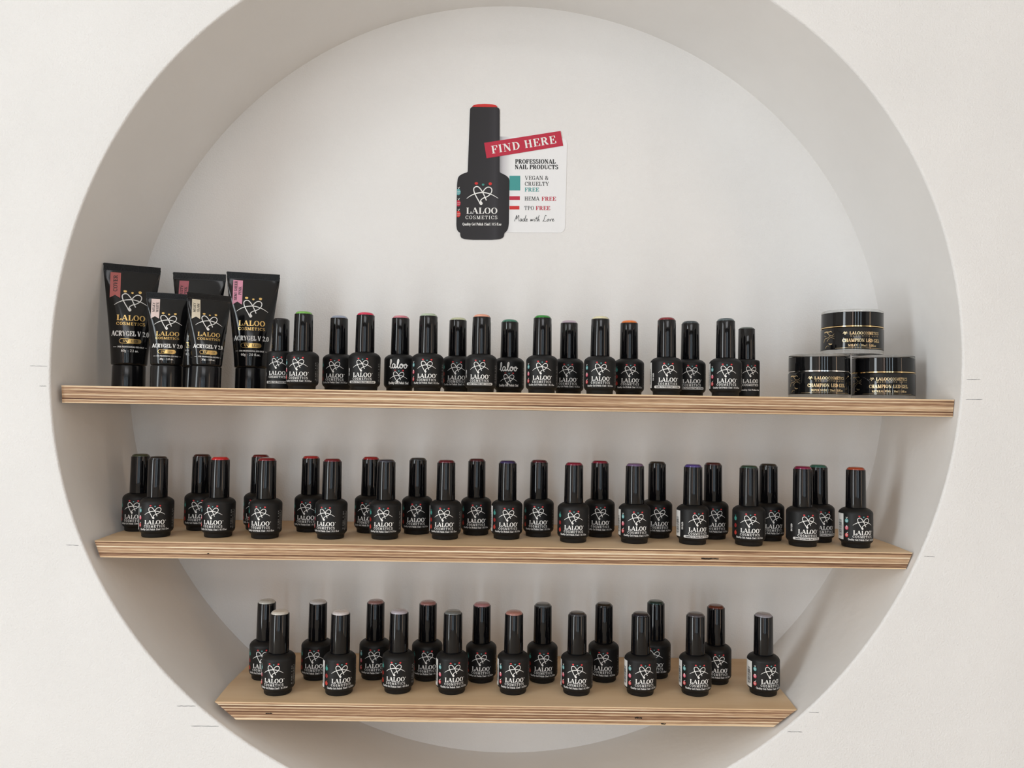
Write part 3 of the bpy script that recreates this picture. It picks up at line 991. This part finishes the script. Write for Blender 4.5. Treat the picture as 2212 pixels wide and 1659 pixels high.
LOW = [
    (-.2793, .0885, 3, (202, 202, 196), 'pale grey', 'std', 'dull', False), (-.2501, .0422, -1.5, (222, 216, 206), 'ivory', 'std', 'icon', False),
    (-.2194, .0904, 1, (206, 204, 206), 'pearl grey', 'std', 'dull', False), (-.1828, .0446, 18.5, (222, 216, 216), 'off white', 'std', 'dull', True),
    (-.1524, .0949, 7, (156, 118, 116), 'brownish pink', 'std', 'icon', False), (-.1185, .0525, -2.5, (194, 188, 198), 'pale lilac', 'std', 'dull', False),
    (-.0903, .0934, 6, (172, 122, 120), 'dusty rose', 'std', 'dull', False), (-.0578, .0529, 12, (124, 128, 128), 'mid grey', 'std', 'icon', True),
    (-.0264, .0896, 1, (186, 132, 138), 'rose pink', 'std', 'dull', False), (.0112, .0544, 4, (186, 132, 122), 'rosy nude', 'std', 'icon', True),
    (.0457, .0918, 1.5, (98, 104, 108), 'slate grey', 'std', 'dull', False), (.0829, .0540, -5, (60, 62, 68), 'charcoal', 'std', 'icon', True),
    (.1187, .0970, -10, (30, 30, 32), 'black', 'std', 'dull', False), (.1552, .0557, 6.5, (34, 38, 54), 'navy black', 'std', 'icon', True),
    (.1834, .1120, -17.5, (14, 62, 62), 'dark teal', 'std', 'dull', False), (.2179, .0575, 1.5, (88, 84, 90), 'mauve grey', 'std', 'icon', True),
    (.2515, .0951, -3.5, (112, 52, 38), 'rust brown', 'std', 'dull', False), (.2964, .0604, 8, (158, 154, 162), 'silver mauve', 'std', 'icon', True),
]
for rows, z, nm, grp in ((MID, Z2, 'middle', 'gel polish bottles on the middle shelf'), (LOW, Z3, 'lowest', 'gel polish bottles on the lowest shelf')):
    cnt = {'front': 0, 'back': 0}
    for (x, y, yw, rgb, cname, kind, left, bars) in rows:
        row = 'front' if y < 0.075 else 'back'
        o = ORD[cnt[row]]
        cnt[row] += 1
        bottle(x, y, z, yw, rgb, 'bottle with %s cap top, %s shelf, %s from left in %s row' % (cname, nm, o, row), grp, kind, left, bars)


# ------------------------------------------------------------------ squeeze tubes
def make_tube(x, y, rz, big, flag_lines, flag_rgb, amount, label, lean=0.0, H=None):
    H = H or (0.1425 if big else 0.1075)
    k = H / 0.1425
    r = 0.0196 if big else 0.0174
    rc = 0.0182 if big else 0.0172
    wide = 0.555 if big else 0.36
    zc = 0.0265 if big else 0.0248
    zs = H - (0.0078 if big else 0.0066)
    root = thing('squeeze_tube', label, 'tube', (x, y, Z1), rz * D2R, 'black squeeze tubes')
    root.rotation_euler = (0, lean * D2R, rz * D2R)

    def ab(z):
        q = min(max((z - zc - 0.004) / (zs - zc - 0.004), 0), 1)
        a = r * (1 + wide * q ** 1.15)
        b = max(r * (1 - q ** 1.55), 0.0006)
        return a, b
    seg = 56
    mb = MB()
    rings = []
    zz = [zc + 0.0002, zc + 0.0012, zc + 0.003] + [zc + 0.004 + (zs - zc - 0.004) * i / 22 for i in range(23)]
    vs = []
    for i, z in enumerate(zz):
        a, b = ab(z)
        sh = (0.93, 0.985, 1.0)[i] if i < 3 else 1.0
        for q in range(seg):
            t = 2 * PI * q / seg
            vs.append((a * sh * math.sin(t), -b * sh * math.cos(t), z))
    n = len(zz)
    fs = [(i * seg + q, i * seg + (q + 1) % seg, (i + 1) * seg + (q + 1) % seg, (i + 1) * seg + q) for i in range(n - 1) for q in range(seg)]
    fs.append(tuple(reversed(range(seg))))
    fs.append(tuple((n - 1) * seg + q for q in range(seg)))
    mb.add(vs, fs)
    body = ob('tube_body', smooth_by_angle(mb.mesh('tube_body', [M_tube]), 50), root)
    # crimped seal
    aT = ab(zs)[0]
    mb = MB()
    box(mb, -aT, aT, -0.0008, 0.0008, zs - 0.0004, H)
    nr = 46
    for i in range(nr):
        for j in range(2):
            u0 = -aT + 2 * aT * i / nr
            za, zb = zs + 0.0006 + j * (H - zs - 0.001) / 2, zs + 0.0002 + (j + 1) * (H - zs - 0.001) / 2
            wd = 2 * aT / nr
            s1 = wd * (0.5 if j == 0 else -0.5)
            mb.add([(u0 + wd * .2, -0.00125, za), (u0 + wd * .6, -0.00125, za), (u0 + wd * .6 + s1, -0.00125, zb), (u0 + wd * .2 + s1, -0.00125, zb),
                    (u0, -0.0008, za), (u0 + wd * .8, -0.0008, za), (u0 + wd * .8 + s1, -0.0008, zb), (u0 + s1, -0.0008, zb)],
                   [(0, 1, 2, 3), (0, 3, 7, 4), (1, 5, 6, 2)])
    ob('crimped_seal', mb.mesh('crimped_seal', [M_crimp]), root)
    # screw cap the tube stands on
    ob('tube_cap', lathe_mesh('tube_cap', [(rc - .0008, 0), (rc, .0007), (rc * .995, zc - .0012), (rc * .97, zc - .0002), (rc * .9, zc)], M_tcap, 48, 40), root)

    def on(off):
        def fn(u, v, d=0.0):
            a, b = ab(v)
            q = max(-0.995, min(0.995, u / a))
            return (u, -b * math.sqrt(1 - q * q) - off - d, v)
        return fn
    z = lambda v: v * k * 1e-3
    s = 0.79 if not big else 1.0
    hk = 0.000107 * s
    P = Print()
    heart_logo(P, 0, z(108), hk, .9)
    ob('heart_drawing', pmesh('tube_heart', P, M_print, on(.0003)), body)
    for (u, v, rx, ry) in logo_dots(0, z(108), hk):
        P = Print()
        P.blob(u, v, rx * 1.05, ry * 1.05, 10, .1)
        ob('gold_dot', pmesh('tube_gold_dot', P, M_gold, on(.0003)), body)
    P = Print()
    put_text(P, 'LALOO', 0, z(76.8), z(6.3), 30.5 * mm * s, T=.24, t=.08)
    put_text(P, 'COSMETICS', 0, z(71.3), z(3.5), 30.5 * mm * s, T=.22, t=.1, sp=.12)
    ob('gold_lettering', pmesh('tube_gold_lettering', P, M_gold, on(.0003)), body)
    P = Print()
    put_text(P, 'ACRYGEL V 2.0', 0, z(58.8), z(5.8), 39.5 * mm * s, T=.2, t=.08)
    put_text(P, 'FOR PROFESSIONAL USE ONLY', 1 * mm * s, z(45.4), z(1.8), 28 * mm * s, T=.2, t=.1)
    P.stroke([(-17.5 * mm * s, z(46.2)), (-14.2 * mm * s, z(46.2))], .35 * mm * s)
    P.stroke([(16 * mm * s, z(46.2)), (18 * mm * s, z(46.2))], .3 * mm * s)
    put_text(P, amount, 0, z(40.6), z(2.8), (text_width(amount, .03)) * 2.5 * mm * s, T=.2, t=.09)
    ob('white_lettering', pmesh('tube_white_lettering', P, M_print, on(.0003)), body)
    # the UV / LED pill: gold outline, right half filled
    mb = MB()
    P = Print()
    hw, hh = 11.5 * mm * s, 2.6 * mm * s
    c = z(53.0)
    loop = [(-hw + hh + hh * math.cos(a), c + hh * math.sin(a)) for a in [PI / 2 + PI * i / 8 for i in range(9)]]
    loop += [(-hw + hh + (2 * hw - 2 * hh) * i / 10, c - hh) for i in range(11)]
    loop += [(hw - hh + hh * math.cos(a), c + hh * math.sin(a)) for a in [-PI / 2 + PI * i / 8 for i in range(9)]]
    loop += [(hw - hh - (2 * hw - 2 * hh) * i / 10, c + hh) for i in range(11)]
    P.stroke(loop, .45 * mm * s)
    put_text(P, 'UV', -5.2 * mm * s, c - 1.3 * mm * s, 2.7 * mm * s, 5.2 * mm * s, T=.2, t=.1)
    for i in range(8):
        a, b = -1.5 * mm * s + (hw - hh + 1.5 * mm * s) * i / 8, -1.5 * mm * s + (hw - hh + 1.5 * mm * s) * (i + 1) / 8
        P.poly([(a + (1.2 - .3 * (i > 0) * i / 2) * 0, c - hh), (b, c - hh), (b, c + hh), (a, c + hh)])
    P.poly([(-3.6 * mm * s, c - hh), (-1.5 * mm * s, c - hh), (-1.5 * mm * s, c + hh)])
    P.poly([(hw - hh, c - hh)] + [(hw - hh + hh * math.cos(a), c + hh * math.sin(a)) for a in [-PI / 2 + PI * i / 8 for i in range(9)]])
    P.emit(mb, on(.0003), 0)
    P = Print()
    put_text(P, 'LED', 4.6 * mm * s, c - 1.3 * mm * s, 2.7 * mm * s, 7.2 * mm * s, T=.2, t=.1)
    P.emit(mb, on(.00045), 1)
    ob('gold_pill', mb.mesh('tube_gold_pill', [M_gold, M_dark]), body)
    # coloured ribbon flag with upright name
    mb = MB()
    P = Print()
    u0, u1 = -23.0 * mm * s, -12.0 * mm * s
    zt, zb = z(132.5), z(106)
    n = 10
    um = (u0 + u1) / 2
    for i in range(n):
        a, b = zb + (zt - zb) * i / n, zb + (zt - zb) * (i + 1) / n
        P.poly([(u0, a), (um, a), (um, b), (u0, b)])
        P.poly([(um, a), (u1, a), (u1, b), (um, b)])
    P.poly([(u0, zb - 3.5 * mm * s), (um, zb), (u0, zb)])
    P.poly([(u1, zb - 3.5 * mm * s), (u1, zb), (um, zb)])
    P.emit(mb, on(.0003), 0)
    P = Print()
    two = len(flag_lines) == 2
    for j, t in enumerate(flag_lines):
        hgt = (3.2 if two else 4.4) * mm * s
        wid = min(text_width(t, .03) * hgt * 0.95, 24 * mm * s)
        ub = (u1 - 1.3 * mm * s if j else um - .7 * mm * s) if two else um + hgt / 2
        put_text(P, t, ub, (zt + zb) / 2 - wid / 2 + .4 * mm, hgt, wid, T=.2, t=.09, rot90=True)
    P.emit(mb, on(.00045), 1)
    ob('ribbon_flag', mb.mesh('tube_ribbon_flag', [mat('flag_colour', lin(*flag_rgb), .4), M_dark]), body)
    return root


make_tube(-.4500, .088, 27, True, ['COVER'], (190, 104, 100), '60g - 2.1 oz.', 'tall black squeeze tube with brick pink COVER flag, leftmost on the shelf', 0.0, 0.1465)
make_tube(-.3795, .112, 10, True, ['DUSTY', 'PINK'], (176, 98, 108), '60g - 2.1 oz.', 'tall black squeeze tube with dusty pink flag behind the two small tubes')
make_tube(-.3110, .104, 16, True, ['SEMI SHEER', 'PINK'], (224, 152, 176), '60g - 2.0 fl.oz.', 'tall black squeeze tube with light pink flag beside the polish bottles')
make_tube(-.3862, .046, 21, False, ['MILKY', 'WHITE'], (226, 204, 198), '30g - 1.0 oz.', 'small black squeeze tube with pinkish white flag in front of the tall tubes')
make_tube(-.3432, .046, 30, False, ['MILKY', 'GLAM'], (216, 204, 182), '30g - 1.0 oz.', 'small black squeeze tube with cream flag, right one of two small tubes', 1.2)


# ------------------------------------------------------------------ gel jars
def jar(x, y, z, yaw, name, ring, label, tilt=0.0):
    root = thing('gel_jar', label, 'jar', (x, y, z), 0, 'round black gel jars')
    root.rotation_euler = (0, tilt * D2R, yaw * D2R)
    R = 0.0345
    ob('clear_base', lathe_mesh('jar_clear_base', [(R - .0012, 0), (R - .0004, .0006), (R - .0002, .0050)], M_clear, 64, 40), root)
    body = ob('jar_body', lathe_mesh('jar_body', [(R - .0006, .0051), (R, .0054), (R, .0290), (R - .0007, .0302), (R - .003, .0304)], M_jar, 64, 40), root)
    ob('metal_ring', lathe_mesh('jar_ring', [(R - .0014, .0306), (R - .0001, .0308), (R - .0001, .0320), (R - .0014, .0322)], ring, 64, 40), root)
    lid = ob('lid', lathe_mesh('jar_lid', [(R - .0012, .0323), (R - .0004, .0325), (R - .0005, .0478), (R - .0010, .0480)], M_jar, 64, 40), root)
    ob('clear_lid_disc', lathe_mesh('jar_lid_disc', [(R - .0010, .0481), (R - .0005, .0483), (R - .0006, .0507), (R - .0014, .0514), (R - .004, .0516)], M_clear, 64, 40), lid)
    fn = cyl(R + .00018)
    P = Print()
    put_text(P, 'LALOO', -14.2 * mm, 21.6 * mm, 3.4 * mm, 14.2 * mm, T=.24, t=.09, anchor='l')
    put_text(P, 'COSMETICS', .6 * mm, 21.6 * mm, 3.4 * mm, 19.8 * mm, T=.14, t=.08, sp=.1, anchor='l')
    put_text(P, 'MADE WITH LOVE', 3.2 * mm, 19.4 * mm, 1.05 * mm, 33 * mm, T=.2, t=.12, sp=.9)
    heart_logo(P, -18.6 * mm, 25.0 * mm, .0000175, 1.5)
    put_text(P, 'CHAMPION LED GEL', 0, 13.0 * mm, 3.9 * mm, 43.5 * mm, T=.21, t=.08)
    put_text(P, name + ' | 30ml | 1.0fl.oz', .5 * mm, 8.0 * mm, 2.5 * mm, (32 + .9 * max(0, len(name) - 5)) * mm, T=.18, t=.08)
    P.stroke([(-30 * mm + 58 * mm * i / 50, 6.3 * mm) for i in range(51)], .22 * mm)
    ob('gold_lettering', pmesh('jar_gold_lettering', P, M_gold2, fn), body)
    # branch ornament on the side
    P = Print()
    c = -39 * mm

    def br(pts, wd):
        q = [(c + a * mm, b * mm) for a, b in spline(pts, 3)]
        P.stroke(q, [wd * mm * (1 - .6 * i / (len(q) - 1)) for i in range(len(q))])
    br([(-8, 25.6), (-4, 26.2), (0, 25.8), (3, 26.4), (4.5, 25.0)], 1.5)
    br([(-4, 26), (-1, 24), (1, 22), (5, 21.4), (7.5, 23.4)], .8)
    br([(-9, 14), (-7, 18), (-2, 19), (2, 21), (5, 21.6)], .7)
    br([(-3, 15), (0, 18), (4, 19.6), (8, 20.6)], .6)
    br([(3, 19.3), (6, 18.2), (8, 17.2)], .5)
    br([(-8, 22), (-6, 20.8), (-4, 21)], .5)
    br([(-6, 7), (-3, 9.6), (0, 9.2)], .6)
    P.blob(c + 2.6 * mm, 11.4 * mm, 2.4 * mm, 1.0 * mm, 9, .25)
    P.blob(c + .4 * mm, 12.4 * mm, .8 * mm, .6 * mm, 7)
    ob('gold_branch', pmesh('jar_gold_branch', P, M_gold2, fn), body)
    return root


jar(.3678, .080, Z1, -7, 'SUPER NUDE', M_ring2, 'round black gel jar with silver ring, lower left of the jar stack')
jar(.4437, .080, Z1, -15, 'NATURAL PINK', M_ring, 'round black gel jar with gold ring, lower right beside the niche side')
jar(.4065, .080, Z1 + .0520, -5, 'MILKY', M_ring, 'round black gel jar with gold ring stacked on the other two jars', 0.6)


# ------------------------------------------------------------------ cut-out sign on the niche back
def sign():
    root = thing('wall_sign', 'flat cut-out sign of a polish bottle with FIND HERE banner on the niche back', 'sign', (-.0367, DEPTH, .1711))
    root.rotation_euler = (0, -0.0159, 0)
    q = 0.0001245
    U = lambda x: (x - 400) * q
    V = lambda y: (1550 - y) * q

    def plate(name, outline, y0, th, m, parent=root, soft=0):
        if soft:                              # round the corners of the cut-out
            for _ in range(2):
                o2 = []
                for i, p in enumerate(outline):
                    for q_ in (outline[i - 1], outline[(i + 1) % len(outline)]):
                        l = math.hypot(q_[0] - p[0], q_[1] - p[1]) or 1
                        c_ = min(0.25 * l, soft)
                        o2.append((p[0] + (q_[0] - p[0]) * c_ / l, p[1] + (q_[1] - p[1]) * c_ / l))
                outline = o2
        mb = MB()
        n = len(outline)
        mb.add([(U(x), y0 - th, V(y)) for x, y in outline] + [(U(x), y0, V(y)) for x, y in outline],
               [tuple(range(n)), tuple(reversed(range(n, 2 * n)))] + [(i, i + n, (i + 1) % n + n, (i + 1) % n) for i in range(n)])
        return ob(name, mb.mesh(name, [m]), parent)

    def pr(P, name, m, y0, parent):
        mb = MB()
        P.emit(mb, lambda u, v, d: (u, y0 - d, v))
        return ob(name, mb.mesh(name, [m]), parent)

    def rc(cx, cy, r, a0, a1, n=8):
        return [(cx + r * math.cos((a0 + (a1 - a0) * i / n) * D2R), cy - r * math.sin((a0 + (a1 - a0) * i / n) * D2R)) for i in range(n + 1)]
    card = plate('white_card', [(560, 445), (560, 1475)] + rc(1215, 1415, 62, -90, 0) + rc(1238, 525, 62, 0, 90), -0.0001, 0.0006, M_card)
    pic = plate('bottle_picture', [(165, 1478), (165, 1500), (172, 1530), (205, 1546), (300, 1553), (500, 1553), (590, 1545), (625, 1525), (632, 1480)] +
                [(655, 1465), (672, 1435), (680, 1380), (687, 920), (680, 892), (650, 865), (610, 845), (582, 832), (582, 150), (560, 130), (285, 128), (267, 145),
                 (243, 832), (200, 843), (155, 868), (138, 895), (130, 960), (124, 1400), (130, 1445), (145, 1468)], -0.0003, 0.0007, M_char, root, 9)
    plate('red_cap_picture', [(286, 130), (300, 110), (350, 98), (425, 94), (500, 99), (545, 110), (562, 130)], -0.0004, 0.0006, M_cardred, root, 6)
    ban = plate('red_banner', [(444, 682), (1258, 545), (1230, 386), (417, 516)], -0.0010, 0.0003, M_banner)
    # bottle picture print
    P = Print()
    heart_logo(P, 0, V(985), q, 1.0)
    put_text(P, 'LALOO', U(393), V(1277), 66 * q, 334 * q, T=.24, t=.06)
    put_text(P, 'COSMETICS', U(389), V(1334), 37 * q, 340 * q, T=.17, t=.07, sp=.16)
    put_text(P, 'Quality Gel Polish 15ml | 0.5 fl.oz', U(395), V(1402), 30 * q, 412 * q, T=.17, t=.09)
    pr(P, 'lettering', M_print, -0.00115, pic)
    for (u, v, rx, ry), m in zip(logo_dots(0, V(985), q), (M_cardred, M_teal2, M_cardred)):
        P = Print()
        P.blob(u, v + 6 * q, rx * 1.1, ry * 1.1, 12, .1)
        pr(P, 'logo_dot', m, -0.00115, pic)
    for y, m in ((1045, M_teal), (1165, M_banner), (1280, M_cardred)):
        P = Print()
        P.poly([(U(130), V(y - 30)), (U(130), V(y + 30)), (U(150), V(y + 34)), (U(166), V(y + 18)), (U(170), V(y - 5)), (U(160), V(y - 28)), (U(145), V(y - 36))])
        pr(P, 'fruit_icon', m, -0.00112, pic)
        P = Print()
        P.stroke([(U(140), V(y - 52)), (U(148), V(y - 34)), (U(158), V(y - 55))], 5 * q)
        P.stroke([(U(132), V(y - 6)), (U(164), V(y - 6))], 3 * q)
        P.stroke([(U(132), V(y + 10)), (U(160), V(y + 10))], 3 * q)
        pr(P, 'icon_lines', M_print, -0.00120, pic)
    # banner lettering, tilted with the banner
    P = Print()
    put_text(P, 'FIND HERE', 0, 0, 84 * q, 700 * q, T=.22, t=.06, sp=.06)
    a = math.atan2(137, 814)
    mb = MB()
    cx, cy = U(843), V(576)
    P.emit(mb, lambda u, v, d: (cx + u * math.cos(a) - v * math.sin(a), -0.00145 - d, cy + u * math.sin(a) + v * math.cos(a)))
    ob('banner_lettering', mb.mesh('banner_lettering', [M_print]), ban)
    # card blocks
    for (x0, x1, y0, y1, m) in ((686, 801, 868, 1025, M_cardteal), (686, 797, 1087, 1127, M_banner), (686, 792, 1191, 1229, M_cardred)):
        P = Print()
        P.rect(U(x0), V(y1), U(x1), V(y0))
        pr(P, 'colour_block', m, -0.00082, card)
    P = Print()
    put_text(P, 'PROFESSIONAL', U(746), V(738), 47 * q, 430 * q, T=.24, t=.09, anchor='l')
    put_text(P, 'NAIL PRODUCTS', U(742), V(797), 47 * q, 462 * q, T=.24, t=.09, anchor='l')
    put_text(P, 'VEGAN &', U(850), V(912), 43 * q, 252 * q, T=.15, t=.07, anchor='l')
    put_text(P, 'CRUELTY', U(848), V(976), 43 * q, 258 * q, T=.15, t=.07, anchor='l')
    put_text(P, 'HEMA', U(845), V(1134), 43 * q, 160 * q, T=.15, t=.07, anchor='l')
    put_text(P, 'TPO', U(843), V(1235), 43 * q, 104 * q, T=.15, t=.07, anchor='l')
    script(P, SCRIPT_MADE, U(738), V(1356), 42 * q, 5 * q, .12)
    pr(P, 'black_lettering', M_dark, -0.00085, card)
    P = Print()
    put_text(P, 'FREE', U(847), V(1038), 43 * q, 154 * q, T=.22, t=.08, anchor='l')
    pr(P, 'teal_lettering', M_cardteal, -0.00085, card)
    P = Print()
    put_text(P, 'FREE', U(1026), V(1136), 43 * q, 155 * q, T=.22, t=.08, anchor='l')
    put_text(P, 'FREE', U(964), V(1236), 43 * q, 155 * q, T=.22, t=.08, anchor='l')
    pr(P, 'red_lettering', M_banner, -0.00085, card)


sign()
